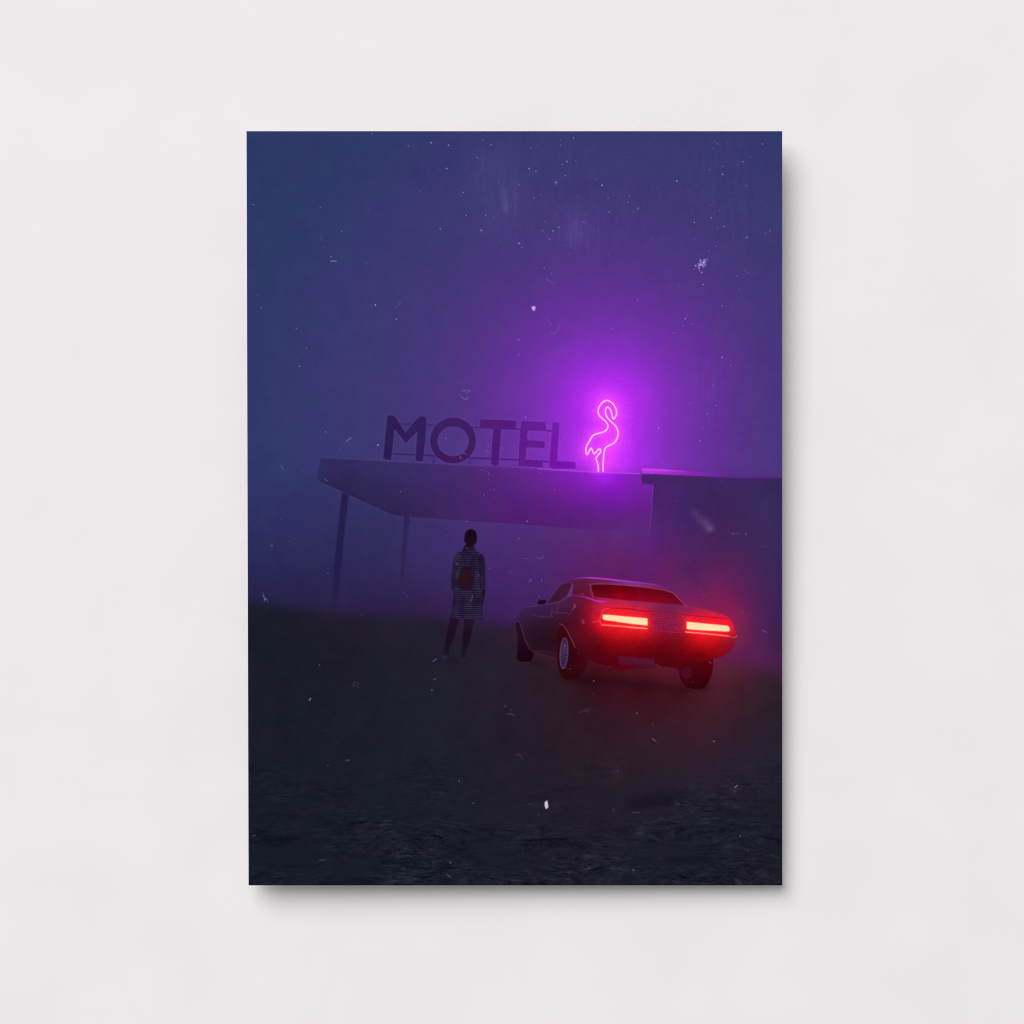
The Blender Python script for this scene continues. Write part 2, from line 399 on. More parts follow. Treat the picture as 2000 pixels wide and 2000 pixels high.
# --- the car ---------------------------------------------------------------------------
# contact shadows painted into the printed ground under tyres, car and shoes
for q, so, a in ((A((215, 1410), (450, 1415), (700, 1470), (640, 1500), (300, 1460)), 4.5, .55), (A((840, 1640), (1180, 1600), (1400, 1700), (1250, 1740), (920, 1712)), 5, .5),
                 (A((1000, 1690), (1800, 1640), (2300, 1720), (2600, 1800), (2900, 1850), (2500, 1870), (1700, 1780), (1100, 1740)), 7, .45),
                 (B((960, 1790), (1380, 1780), (1440, 1810), (1300, 1860), (1040, 1856)), 4, .5), (Zp((140, 1770), (240, 1775), (460, 1800), (470, 1830), (380, 1835), (150, 1805)), 2.5, .35)):
    lay(poly(q, so), (30, 9, 16) if q[0][0] > 1000 else (20, 18, 28), a)
wl = [lid('wheel'), lid('wheel'), lid('wheel')]
lay(poly(B((925, 1480), (930, 1560), (945, 1650), (975, 1740), (1030, 1800), (1120, 1832), (1230, 1836), (1310, 1810), (1370, 1730), (1410, 1620), (1433, 1500), (1434, 1370), (1250, 1300), (1000, 1380)), .9),
    pts3(1200, 1100, 7.43, (1000, 1600, 66, 6, 18), (1200, 1450, 84, 4, 14), (1300, 1600, 72, 3, 14), (1150, 1770, 56, 4, 10), (1380, 1500, 80, 4, 12), (1300, 1750, 52, 3, 10)), label=wl[0])
cb = lid('printed_car')
body = A((203, 838), (225, 790), (236, 745), (270, 690), (340, 642), (560, 610), (635, 592), (650, 560), (720, 465), (850, 318), (900, 282), (960, 258), (1040, 232), (1150, 212), (1250, 207), (1400, 213), (1600, 234)) \
    + B((0, 228), (250, 262), (500, 292), (650, 322), (760, 362), (850, 408), (900, 448), (960, 518), (1030, 594), (1090, 632), (1250, 652), (1400, 690), (1560, 738), (1670, 792), (1715, 850), (1748, 950), (1776, 1058), (1766, 1110), (1732, 1200), (1682, 1275), (1590, 1345), (1500, 1375), (1428, 1392),
        (1300, 1420), (1100, 1450), (960, 1500), (925, 1545), (820, 1515), (735, 1498), (720, 1512), (592, 1455), (580, 1498), (400, 1516), (230, 1512), (190, 1545), (140, 1552), (60, 1542)) \
    + A((1680, 1542), (1640, 1515), (1615, 1498), (1500, 1492), (1400, 1460), (1260, 1412), (1200, 1390), (900, 1420), (800, 1398), (460, 1288), (400, 1250), (378, 1210), (300, 1010), (268, 875), (242, 838))
bodycol = pts3(980, 1100, 7.43,
    (300, 700, 56, 30, 72), (225, 800, 54, 28, 66), (500, 650, 58, 30, 76), (700, 690, 60, 28, 70), (950, 620, 68, 27, 64), (350, 900, 48, 22, 46), (600, 850, 50, 20, 42),
    (500, 1150, 40, 16, 32), (750, 1150, 44, 14, 28), (700, 1330, 52, 20, 38), (950, 850, 66, 14, 32), (1100, 700, 88, 16, 40), (1100, 560, 92, 24, 56), (1100, 400, 92, 20, 50),
    (1000, 240, 88, 26, 76), (1250, 250, 98, 28, 64), (1200, 350, 92, 22, 54), (1250, 450, 102, 18, 48), (1300, 600, 150, 20, 50), (1250, 700, 140, 14, 40), (1200, 850, 112, 14, 38),
    (1350, 800, 190, 18, 44), (1300, 900, 150, 14, 36), (1440, 880, 228, 20, 35), (1500, 1000, 200, 16, 28), (1350, 1050, 128, 10, 28), (1700, 1000, 228, 20, 28), (1600, 1100, 165, 10, 20),
    (1400, 1200, 95, 6, 18), (1800, 1150, 160, 8, 18), (1600, 1300, 112, 4, 16), (1850, 1300, 115, 5, 16), (1300, 1350, 84, 6, 18), (1200, 1200, 84, 10, 22), (1150, 1350, 72, 6, 18),
    (1500, 1450, 86, 4, 18), (1420, 740, 205, 20, 46), (1430, 600, 180, 30, 64), (1600, 690, 240, 28, 42), (1000, 1100, 84, 14, 28), (1700, 300, 112, 48, 112), (1500, 270, 104, 34, 84),
    (1650, 580, 185, 30, 70)) + pts3(1200, 1100, 7.43,
    (300, 1100, 180, 10, 18), (450, 1200, 125, 6, 18), (700, 1100, 140, 10, 24), (700, 1250, 105, 5, 18), (700, 1400, 90, 5, 16), (1200, 1100, 228, 18, 26), (1100, 1200, 165, 8, 18),
    (1400, 1150, 205, 16, 26), (1660, 1130, 165, 18, 40), (1400, 1270, 165, 8, 16), (1250, 1340, 118, 5, 14), (1500, 1330, 140, 8, 22), (1600, 1250, 150, 10, 30), (1000, 1400, 98, 5, 16),
    (850, 1480, 90, 5, 16), (450, 1000, 228, 22, 32), (1000, 1060, 150, 14, 28), (250, 1000, 235, 22, 32), (1300, 1050, 250, 24, 32), (1720, 1100, 150, 22, 44),
    (0, 590, 195, 30, 70), (300, 600, 162, 34, 75), (600, 640, 132, 34, 76), (900, 690, 125, 34, 76), (200, 645, 214, 28, 55), (1100, 700, 150, 32, 78), (1300, 720, 190, 28, 68), (1500, 760, 205, 26, 62), (1640, 790, 215, 26, 64),
    (200, 720, 247, 28, 44), (420, 745, 235, 24, 45), (1100, 800, 250, 26, 44), (1400, 830, 255, 26, 44), (1600, 860, 255, 28, 50), (1700, 950, 238, 28, 48), (700, 850, 135, 22, 62), (590, 800, 165, 20, 52),
    (590, 900, 165, 20, 52), (560, 850, 190, 20, 48), (900, 870, 138, 22, 60), (980, 880, 190, 22, 50), (1020, 930, 235, 24, 44), (520, 870, 230, 24, 44), (300, 300, 116, 50, 116), (500, 325, 112, 40, 96), (700, 360, 104, 34, 84), (900, 500, 112, 32, 80), (300, 860, 250, 30, 44), (1300, 1000, 250, 30, 40))
bodycol = [(x, y, r * (.93 if y > 1225 else 1), g, b) for x, y, r, g, b in bodycol]
lay(poly(body, .7), bodycol, label=cb)
# wheels of the near side
lay(poly(A((205, 862), (240, 842), (266, 882), (298, 1000), (343, 1150), (398, 1250), (462, 1284), (460, 1340), (440, 1410), (415, 1434), (280, 1432), (234, 1416), (218, 1380), (228, 1200), (233, 1050), (207, 930)), .8),
    pts3(980, 1100, 7.43, (230, 900, 36, 14, 34), (290, 1150, 34, 8, 26), (350, 1330, 30, 4, 18), (260, 1380, 28, 6, 22)), label=wl[1])
lay(poly(A((806, 1100), (822, 960), (850, 895), (890, 905), (945, 985), (1000, 1100), (1060, 1222), (1245, 1395), (1232, 1480), (1192, 1580), (1130, 1660), (1060, 1690), (960, 1692), (890, 1668), (842, 1600), (812, 1500), (802, 1300)), .8),
    pts3(980, 1100, 7.43, (860, 950, 54, 6, 14), (960, 1150, 54, 8, 20), (1100, 1400, 56, 6, 16), (1180, 1450, 60, 8, 20), (1000, 1620, 46, 5, 10), (850, 1500, 44, 8, 18), (1100, 1620, 44, 8, 16)), label=wl[2])
stroke(A((1240, 1395), (1232, 1480), (1192, 1580), (1130, 1660), (1060, 1690)), 2, (60, 14, 24), .3, soft=1.2)


def rot_ell(cx, cy, rx, ry, ang):
    a = math.radians(ang)
    return [(cx + rx * math.cos(q) * math.cos(a) - ry * math.sin(q) * math.sin(a), cy + rx * math.cos(q) * math.sin(a) + ry * math.sin(q) * math.cos(a)) for q in th]


rm = [lid('rim'), lid('rim')]
cx, cy = A((903, 1306))[0]
w, m = poly(rot_ell(cx, cy, 58 / 7.43, 226 / 7.43, 3.5), .6)
lay((w, m), [(1100, 1250, 58, 26, 58), (1103, 1262, 68, 42, 78), (1101, 1280, 70, 49, 86), (1099, 1300, 62, 44, 90)], label=rm[0])
for k, yy in enumerate((1180, 1262, 1300, 1336, 1375, 1408, 1442, 1478)):
    stroke(A((862, yy + 22), (905, yy + 6), (948, yy)), 2.0 if k > 2 else 1.4, (30, 8, 40), .8 if k > 2 else .4)
stroke(catmull(rot_ell(cx, cy, 55 / 7.43, 222 / 7.43, 3.5), True, 2), 1.6, (104, 72, 118), .75, smooth=False)
w, m = poly(rot_ell(*B((1050, 1580))[0], 68 / 7.43, 88 / 7.43, -8), .9)
lay((w, m), (74, 11, 35), label=rm[1])
stroke(rot_ell(*B((1050, 1580))[0], 68 / 7.43, 88 / 7.43, -8)[8:38], 1.2, (112, 26, 52), .5, smooth=False)
# rear window
rw = lid('rear_window')
lay(poly(A((1283, 316), (1325, 305), (1500, 304), (1750, 320)) + B((0, 310), (200, 328), (500, 358), (700, 388), (800, 418), (848, 436), (1018, 610), (600, 574), (0, 524)) + A((1570, 512), (1330, 487)), .6),
    pts3(980, 1100, 7.43, (1400, 360, 80, 5, 20), (1400, 440, 104, 6, 24), (1800, 350, 98, 4, 16), (1700, 475, 142, 4, 24), (1850, 430, 124, 2, 18), (1560, 400, 104, 4, 20)) +
    pts3(1200, 1100, 7.43, (300, 400, 105, 4, 22), (100, 500, 142, 4, 28), (500, 500, 120, 5, 28), (800, 440, 94, 6, 26), (900, 570, 114, 8, 34), (700, 555, 138, 6, 34), (400, 540, 148, 5, 32)), label=rw)
tp = A((1283, 312), (1320, 302), (1500, 300), (1750, 316)) + B((0, 304), (200, 324), (500, 353), (700, 384), (800, 412), (852, 432), (1020, 606), (1060, 626))
stroke(tp, 1.7, (152, 62, 112), .8, smooth=False)
stroke(A((1284, 312), (1302, 400), (1326, 490)), 2.2, (146, 62, 98), .8)
stroke(A((1326, 490), (1450, 505), (1600, 520)), 1.6, (130, 40, 76), .6)
# roof rim light
lay(poly(A((1650, 268), (1932, 285)) + B((200, 285), (420, 318), (600, 345), (400, 335), (0, 300)) + A((1750, 305)), 1.2), (128, 60, 138), .55)
stroke(A((990, 246), (1080, 224), (1200, 212), (1400, 219), (1700, 250)) + B((0, 242), (250, 268), (500, 300), (640, 328), (760, 370)), 2.3, (206, 54, 226), 1, soft=.8,
       fade=[(0, .1), (.12, .45), (.2, .95), (.4, 1), (.6, .8), (.75, .5), (.88, .4), (1, .15)])
stroke(A((1720, 272), (1765, 305)), 1.4, (90, 34, 84), .8)
# side glass and its frame
sw = lid('side_window')
lay(poly(A((642, 598), (702, 505), (782, 412), (862, 325), (900, 303), (990, 292), (1010, 305), (1005, 345), (985, 395), (948, 470), (830, 552), (750, 578)), .7),
    pts3(980, 1100, 7.43, (900, 340, 62, 24, 46), (800, 480, 60, 22, 52), (930, 430, 66, 24, 54), (720, 560, 58, 22, 56)), label=sw)
lay(poly(A((1018, 282), (1036, 302), (1030, 385), (1006, 478), (938, 497), (978, 412), (1008, 340)), .7), (94, 58, 122), .95)
stroke(A((642, 592), (720, 480), (850, 318), (905, 284), (1000, 272), (1025, 290)), 1.6, (84, 50, 112), .8)
stroke(A((335, 642), (450, 626), (570, 608), (720, 584), (830, 563), (895, 525), (945, 497)), 1.6, (100, 54, 116), .85, fade=[(0, .3), (.3, .8), (1, 1)])
stroke(A((830, 573), (808, 640), (790, 735)), 1.4, (92, 46, 86), .7)
stroke(A((790, 715), (850, 720), (1035, 737)), 1.4, (100, 48, 86), .75)
stroke(A((440, 752), (560, 770), (738, 780)), 1.5, (86, 48, 86), .75)
stroke(A((738, 690), (722, 720), (712, 752)), 2.0, (100, 62, 100), .6)
stroke(A((1042, 596), (1072, 604), (1060, 628), (1020, 684)), 1.2, (160, 76, 112), .8)
stroke(A((1060, 600), (1052, 640), (1076, 632)), 1.1, (160, 76, 112), .7)
stroke(A((1012, 480), (1040, 466), (1150, 480), (1260, 508), (1400, 552), (1515, 553)), 2.3, (192, 40, 206), 1, soft=.9, fade=[(0, .2), (.25, .35), (.45, .9), (.7, 1), (.9, .95), (1, .2)])
lay(poly(A((1370, 545), (1440, 545), (1510, 548), (1480, 570), (1400, 566)), 1.2), (196, 36, 200), .7)
stroke(A((836, 880), (890, 903), (950, 990), (1010, 1110), (1060, 1222)), 1.5, (150, 62, 84), .7)
stroke(A((242, 838), (272, 890), (330, 1080), (385, 1215), (430, 1264), (600, 1280), (800, 1312)), 1.5, (92, 48, 76), .7, fade=[(0, 1), (.6, .8), (1, .3)])
stroke(A((205, 850), (240, 835)), 1.5, (80, 46, 80), .6)
stroke(A((440, 1284), (620, 1335), (802, 1396)), 1.5, (88, 44, 60), .6)
stroke(A((1175, 835), (1185, 868)), 5, (150, 72, 90), .55, smooth=False, soft=1.4)
stroke(A((1320, 855), (1360, 848), (1420, 840)), 3, (205, 90, 90), .4, soft=1.5)
mi = lid('mirror')
lay(poly(A((518, 572), (542, 540), (590, 533), (632, 537), (640, 562), (622, 592), (560, 602), (530, 596)), .7, True), (34, 7, 26), label=mi)
# tail: trunk lid edge, lamps, grille between the lamps, bumper strips
stroke(A((1500, 650), (1700, 652), (1932, 668)) + B((0, 652), (200, 664), (400, 690), (700, 716), (1000, 746), (1400, 786), (1640, 802)), 1.7, (150, 8, 28), .75)
stroke(B((480, 705), (700, 728), (1020, 752)), 1.2, (190, 50, 90), .35)
w, m = poly(B((545, 730), (1010, 770), (1020, 985), (545, 955)), 1.2)
gn = noise(1.6, .8, 21)
j0, j1, i0, i1 = w
mesh_pat = np.clip(.5 + .5 * np.sin(2 * math.pi * (YY[j0:j1, i0:i1] - .085 * XX[j0:j1, i0:i1]) / 3.3) + .22 * gn[j0:j1, i0:i1], 0, 1)
cxr = XX[j0:j1, i0:i1]
gl = np.clip(np.maximum(np.exp(-(cxr - 1268) / 9), np.exp(-(1338 - cxr) / 8)), 0, 1)[..., None]
gcolr = np.array((118, 16, 56), np.float32) + mesh_pat[..., None] * np.array((36, 18, 26), np.float32)
gcolr = gcolr * (1 - .7 * gl) + np.array((230, 24, 44), np.float32) * .7 * gl
gr_l = lid('grille')
lay((w, m * .88), gcolr, label=gr_l)
tl = [lid('tail_light'), lid('tail_light')]
lampL = A((1462, 762), (1472, 746), (1500, 746), (1700, 760)) + B((0, 757), (250, 780), (482, 800), (483, 906), (250, 880), (0, 846)) + A((1700, 852), (1490, 824), (1466, 808))
lampR = B((1050, 848), (1300, 874), (1640, 907), (1664, 922), (1676, 958), (1668, 986), (1640, 992), (1300, 976), (1050, 958))
for lp, gl_ in ((lampL, tl[0]), (lampR, tl[1])):
    lay(poly(lp, 8), (255, 26, 44), .34)
    lay(poly(lp, 3.2), (255, 44, 48), .9)
lay(poly(lampL, .6), (255, 222, 174), label=tl[0])
lay(poly(lampR, .6), (255, 222, 174), label=tl[1])
stL = A((1450, 894), (1700, 912), (1932, 934)) + B((200, 926), (470, 949))
stR = B((1040, 998), (1300, 1020), (1660, 1058))
for sgm in (stL, stR):
    stroke(sgm, 5, (255, 60, 60), .55, soft=1.5)
stroke(stL, 2.0, (255, 158, 134), .95, fade=[(0, .6), (.2, .8), (.6, 1), (1, 1)])
stroke(stR, 2.0, (255, 150, 130), .95, fade=[(0, 1), (.6, .95), (1, .6)])
stroke(B((1660, 1058), (1720, 1074), (1772, 1066), (1778, 1050)), 1.7, (214, 66, 100), .85)
stroke(B((515, 972), (700, 988), (900, 1004), (1035, 1010)), 2.0, (160, 40, 86), .6)
stroke(A((1560, 655), (1490, 668), (1450, 725), (1425, 810), (1430, 860), (1455, 893)), 1.5, (255, 70, 76), .8)
stroke(B((1640, 802), (1710, 850), (1745, 950), (1770, 1055)), 1.4, (170, 14, 44), .7)
bm_l = lid('bumper')
lay(poly(B((66, 1352), (300, 1368), (584, 1388), (582, 1500), (400, 1515), (232, 1510), (212, 1482), (66, 1474)), 1.0), [(1212, 1288, 88, 18, 48), (1240, 1290, 94, 18, 52), (1275, 1292, 84, 22, 52), (1240, 1302, 78, 10, 34)], .92, label=bm_l)
ex = lid('exhaust')
lay(poly(A((1618, 1488), (1860, 1490), (1832, 1542), (1780, 1552), (1700, 1546), (1650, 1532)), .9), (92, 3, 20), label=ex)
stroke(B((230, 1512), (400, 1518), (585, 1500)), 1.6, (62, 4, 22), .6)
stroke(A((1232, 1405), (1262, 1416), (1400, 1466), (1500, 1500), (1612, 1504)), 1.2, (120, 40, 60), .35)
stroke(B((588, 1462), (725, 1516), (820, 1522), (922, 1552), (940, 1650), (975, 1745), (1030, 1806), (1120, 1838), (1230, 1842)), 1.2, (120, 44, 66), .4)
stroke(A((222, 1410), (236, 1424), (282, 1440), (415, 1442), (448, 1414)), 1.2, (84, 44, 66), .4)
stroke(B((1376, 1430), (1398, 1450)), 2.0, (200, 50, 60), .8, smooth=False)
# red light in the fog in front of the lamps and past the flank of the car
w = win(1100, 1530, 1120, 1300)
DL, _ = dist_line([(1185, 1206), (1262, 1215)], w)
DR, _ = dist_line([(1345, 1222), (1424, 1228)], w)
halo = np.exp(-(DL / 15) ** 1.2) * .08 + np.exp(-(DR / 15) ** 1.2) * .09
xw = XX[w[0]:w[1], w[2]:w[3]]; yw = YY[w[0]:w[1], w[2]:w[3]]
img[w[0]:w[1], w[2]:w[3]] += halo[..., None] * np.array((255, 18, 36), np.float32) * (1 - img[w[0]:w[1], w[2]:w[3]] / 255) * .8

# --- dust and scratches printed over the whole picture --------------------------------
tint = np.array((205, 195, 245), np.float32)


def speck(x, y, r=1.2, a=.7, ring=1.0):
    a = a * (.58 if y > 880 else .88)
    w = win(x - 5 * r - 2, x + 5 * r + 2, y - 5 * r - 2, y + 5 * r + 2)
    j0, j1, i0, i1 = w
    if j1 <= j0 or i1 <= i0:
        return
    d = np.hypot(XX[j0:j1, i0:i1] - x, YY[j0:j1, i0:i1] - y)
    s = img[j0:j1, i0:i1]
    dk = np.clip(1 - np.abs(d - 2.4 * r) / (1.2 * r), 0, 1) * a * .10 * ring
    s = s * (1 - dk[..., None])
    m = np.clip(np.exp(-(d / r) ** 2) * a, 0, 1)[..., None]
    img[j0:j1, i0:i1] = s * (1 - m) + (tint * .85 + s * .25) * m


S = 350 / 1932.0
for ox, oy, rows in (
    (480, 250, ((1357, 62, .5), (1752, 193, .5), (83, 826, .6), (803, 856, .5), (1320, 886, .35), (1035, 1114, .4), (918, 1386, .7), (1397, 1908, .95), (1876, 684, .3), (125, 1808, .35), (1640, 1055, .3), (845, 1280, .3), (1750, 1037, .25), (1293, 1460, .3), (1812, 1638, .25), (1690, 143, .2))),
    (830, 250, ((68, 158, .8), (254, 185, .7), (235, 437, .8), (713, 180, .6), (562, 318, .5), (622, 126, .4), (1145, 218, .5), (1464, 184, .5), (1464, 132, .4), (1600, 105, .7), (1530, 362, .75), (1625, 352, .4), (1124, 437, .8), (1198, 465, .6), (1512, 513, .6), (1908, 618, .95), (1014, 610, .5), (794, 583, .4), (414, 695, .6), (443, 944, .7), (1178, 750, .6), (1243, 716, .5), (655, 944, .5), (740, 966, .5), (165, 1088, .7), (607, 1104, .8), (1268, 1106, .5), (1380, 1108, .7), (1441, 1072, .7), (1294, 1008, .4), (1343, 1199, .6), (1045, 1288, .5), (1016, 1243, .95), (1284, 1505, .5), (1210, 1510, .4), (1360, 1566, .4), (1710, 1015, .5), (1852, 550, .4), (680, 806, .3), (973, 850, .3), (1410, 932, .3), (1740, 913, .3), (1100, 1098, .2), (1650, 740, .3), (40, 480, .25), (1480, 393, .5), (1210, 175, .3))),
    (1180, 250, ((784, 573, .9), (1496, 363, .6), (1708, 173, .6), (1576, 314, .4), (1280, 415, .5), (1278, 498, .7), (1134, 448, .4), (1534, 623, .45), (1454, 190, .3), (1330, 155, .3), (1175, 222, .4), (366, 866, .8), (254, 798, .5), (273, 732, .4), (42, 752, .5), (52, 904, .6), (316, 907, .4), (1155, 970, .7), (972, 1018, .6), (1296, 1061, .6), (1224, 1072, .4), (1245, 892, .35), (1538, 1180, .8), (1788, 1109, .5), (1740, 1132, .4), (1206, 1274, .5), (1130, 1327, .45), (1052, 1557, .95), (970, 1522, .5), (1070, 1687, .7), (1518, 1535, .35), (1555, 1560, .35), (1430, 1594, .35), (510, 1188, .3), (882, 1306, .3), (50, 1360, .4), (363, 1850, .45), (710, 1724, .35), (1272, 1915, .5), (1452, 1738, .3), (1145, 832, .3), (936, 882, .3), (130, 965, .3))),
    (480, 600, ((1624, 128, .7), (546, 228, .5), (655, 440, .45), (580, 636, .6), (1425, 1487, .98), (862, 1345, .5), (606, 1757, .4), (1018, 1535, .3), (164, 4, .5))),
    (830, 600, ((1010, 350, .6), (1010, 513, .5), (222, 1416, .5), (680, 1478, .4), (835, 1518, .4), (1088, 1185, .7), (1110, 1380, .4), (685, 1795, .6), (1247, 1787, .5), (684, 1862, .3), (1160, 1730, .6))),
    (1180, 600, ((875, 122, .8), (855, 198, .5), (953, 182, .45), (748, 276, .5), (1270, 540, .7), (1362, 627, .4), (1208, 1063, .5), (1110, 1152, .6), (585, 1305, .6), (1060, 1307, .4), (1035, 1440, .5), (925, 1037, .4), (1175, 843, .4), (92, 238, .35), (1262, 1877, .3))),
    (480, 950, ((280, 638, .85), (385, 352, .4), (470, 595, .3), (886, 938, .6), (1670, 55, .6), (1250, 1390, .45), (1702, 1140, .4), (1738, 1176, .35), (795, 1925, .4), (110, 370, .2))),
    (830, 950, ((640, 88, .6), (745, 38, .5), (745, 128, .35), (1100, 378, .85), (1013, 562, .6), (455, 375, .6), (697, 885, .5), (922, 920, .5), (1230, 1190, .7), (1260, 1015, .6), (225, 527, .35), (1520, 218, .3), (1655, 342, .35), (1700, 1160, .6), (1508, 1715, .95), (1652, 1796, .45), (1395, 35, .5), (1395, 1742, .3))),
    (1180, 950, ((782, 158, .4), (1053, 317, .4), (1384, 508, .6), (1528, 514, .7), (1740, 650, .4), (917, 810, .4), (1075, 1172, .4), (1022, 1092, .3), (1495, 1350, .4), (268, 832, .25))),
    (480, 1250, ((795, 268, .45), (860, 970, .3), (990, 1100, .3), (885, 1352, .5), (1100, 1297, .5))),
    (830, 1250, ((75, 540, .75), (1820, 440, .9), (1562, 310, .6), (865, 713, .7), (1815, 575, .4), (925, 757, .4), (370, 1524, .5), (517, 1757, .4), (1130, 1768, .5), (1228, 1888, .4), (1760, 780, .3), (1905, 1053, .3))),
    (1180, 1250, ((356, 790, .8), (525, 910, .45), (1182, 1092, .9), (953, 450, .5), (1408, 1630, .4), (1345, 1508, .3), (1667, 1630, .3), (955, 1848, .3), (148, 1415, .5))),
):
    for a, b, s in rows:
        speck(ox + a * S, oy + b * S, .95 + .55 * s + rng.uniform(-.1, .1), min(1, s * 1.1))
S2 = 530 / 1932.0
for ox, oy, rows in ((480, 1450, ((1457, 855, .9), (1520, 276, .6), (1620, 432, .4), (1137, 757, .4), (1515, 822, .3))),
                     (1000, 1450, ((865, 909, .98), (1625, 666, .7), (1677, 771, .6), (457, 748, .4), (75, 787, .3), (1052, 822, .3), (995, 912, .3)))):
    for a, b, s in rows:
        speck(ox + a * S2, oy + b * S2, .95 + .55 * s, min(1, s * 1.1))
# fine random dust, thicker in a cloud at the top
for k in range(460):
    if k < 300:
        x, y = rng.normal(1110, 190), rng.normal(400, 90)
    elif k < 400:
        x, y = rng.normal(1400, 60), rng.uniform(270, 640)
    else:
        x, y = rng.uniform(X0, X1), rng.uniform(Y0, Y1)
    if Y0 + 4 < y < Y1 - 4 and X0 + 4 < x < X1 - 4:
        speck(x, y, rng.uniform(.7, 1.2), rng.uniform(.05, .24))
# hairs and scratches
for pts, wd, a in (
    ([(646, 509.6), (652, 510), (657, 510)], 2.2, .8), ([(627, 457), (627.5, 470)], 1.4, .25), ([(772, 600), (780, 594), (782, 588)], 1.4, .3),
    ([(1067, 545), (1075, 550), (1082, 554.5)], 1.4, .35), ([(1067, 622), (1075, 632)], 1.3, .3), ([(1076, 648), (1083, 652.5), (1090, 644), (1094, 634)], 1.4, .35),
    ([(1073, 635), (1078, 634)], 1.4, .35), ([(1325.5, 552), (1326, 566)], 1.3, .22), ([(1395, 276), (1403, 281.5)], 1.3, .45), ([(1083, 357), (1088, 354), (1086, 360)], 1.6, .7),
    ([(903, 765), (910, 762), (918, 763)], 1.5, .5), ([(902, 776), (909, 780), (915, 776)], 1.6, .6), ([(897, 770), (902, 776)], 1.4, .35), ([(912, 768), (917, 764)], 1.4, .45),
    ([(676, 862), (681, 858.5), (686, 855)], 1.7, .65), ([(548, 909), (554, 918)], 1.6, .35), ([(634, 936), (640, 939.5)], 2.0, .4), ([(1100, 856), (1104, 851)], 1.3, .4),
    ([(1022, 1091), (1027, 1090), (1031, 1093)], 1.5, .3), ([(1049, 1090), (1057, 1090), (1062, 1086)], 1.6, .4), ([(1033, 1136), (1038, 1132)], 1.7, .5), ([(846, 1291.5), (852, 1287)], 1.8, .7),
    ([(846, 1327), (852, 1325.5)], 1.8, .5), ([(690, 1335), (696, 1332), (701, 1337)], 1.5, .35), ([(687, 1342), (692, 1338), (701, 1343)], 2.0, .25), ([(604, 1368), (607, 1364)], 2.2, .95),
    ([(992, 1394), (1000, 1395), (1005, 1397)], 2.6, .3), ([(1129, 1392), (1140, 1388), (1152, 1384)], 1.3, .35), ([(1140, 1390), (1150, 1390)], 1.2, .25), ([(1008, 1475), (1015, 1474), (1020, 1481)], 1.5, .35),
    ([(1273, 1442), (1281, 1447.5)], 1.6, .7), ([(1435, 1538), (1440, 1534)], 1.9, .9), ([(1489, 1230.5), (1498, 1236)], 1.5, .55), ([(1431, 1042), (1445, 1042)], 1.2, .3),
    ([(674, 1485), (682, 1484.5)], 1.4, .5), ([(1318, 1569), (1326, 1571)], 1.6, .35), ([(1197, 1585), (1199, 1580)], 1.4, .4), ([(1234, 1587), (1249, 1586.5)], 1.3, .4),
    ([(872, 1707), (880, 1713)], 1.5, .65), ([(490, 1634), (496, 1631)], 1.6, .5), ([(622, 1681), (634, 1679)], 1.7, .4), ([(1505, 1669), (1524, 1677)], 1.3, .25), ([(1318, 1562), (1327, 1570)], 1.1, .2),
    ([(955, 958), (966, 954)], 1.3, .2), ([(937, 920), (941, 917), (951, 922)], 1.2, .35), ([(949, 880), (955, 884)], 1.6, .4)):
    stroke(pts, wd * .8, (196, 186, 226), a * .62, soft=.6)
# bigger flakes
lay(poly([(1066, 1565), (1069, 1563), (1070.5, 1572), (1071, 1577), (1066, 1580.5), (1063.5, 1573), (1064, 1567)], .6), (206, 204, 216))
lay(poly([(1038, 599), (1043, 597.5), (1046.5, 600), (1045, 605), (1042.5, 608), (1039, 604)], .6), (206, 176, 240), .9)
for k in range(26):
    x, y = rng.normal(1370, 4.2), rng.normal(515, 5.0)
    speck(x + (515 - y) * .35, y, rng.uniform(1.0, 1.9), rng.uniform(.6, 1), 0)
speck(1377, 507.5, 1.5, .9); speck(1381, 506.5, 1.3, .7)
for k in range(16):
    x, y = rng.normal(516, 2.4), rng.normal(1168, 3.6)
    speck(x + (y - 1168) * .5, y, rng.uniform(.9, 1.5), rng.uniform(.3, .75), 0)
# pale smears
for q, s, a in (([(1352, 992), (1368, 1010), (1384, 1018), (1392, 1030), (1380, 1036), (1366, 1018), (1350, 1002)], 5, .17), ([(1378, 1030), (1392, 1028), (1394, 1036), (1384, 1040)], 3, .2),
                ([(930, 290), (1000, 290), (1005, 460), (940, 470)], 26, .045), ([(1090, 410), (1150, 420), (1150, 480), (1095, 480)], 20, .06), ([(982, 370), (990, 370), (992, 415), (984, 415)], 3, .1),
                ([(1200, 1500), (1214, 1500), (1214, 1520), (1200, 1520)], 7, .07), ([(1428, 1535), (1442, 1535), (1440, 1560), (1430, 1556)], 6, .07)):
    lay(poly(q, s), (200, 185, 225), a)

vs = np.clip(noise(1.3, 9, 41) * .6 + noise(3, 22, 42) * .5, -.5, 2.2)
vm = sum(h * np.exp(-((XX - cx_) / rx_) ** 2 - ((YY - cy_) / ry_) ** 2) for cx_, cy_, rx_, ry_, h in
         ((985, 390, 30, 46, 5), (960, 330, 60, 60, 3), (1108, 455, 44, 46, 3.5), (1145, 440, 30, 50, 4), (1420, 380, 60, 120, 3), (1090, 300, 60, 50, 2.5), (1390, 760, 40, 110, 3.5), (1250, 420, 90, 80, 2)))
img += (.72 * vm * (.35 + vs))[..., None] * np.array((.9, .9, 1.0), np.float32)
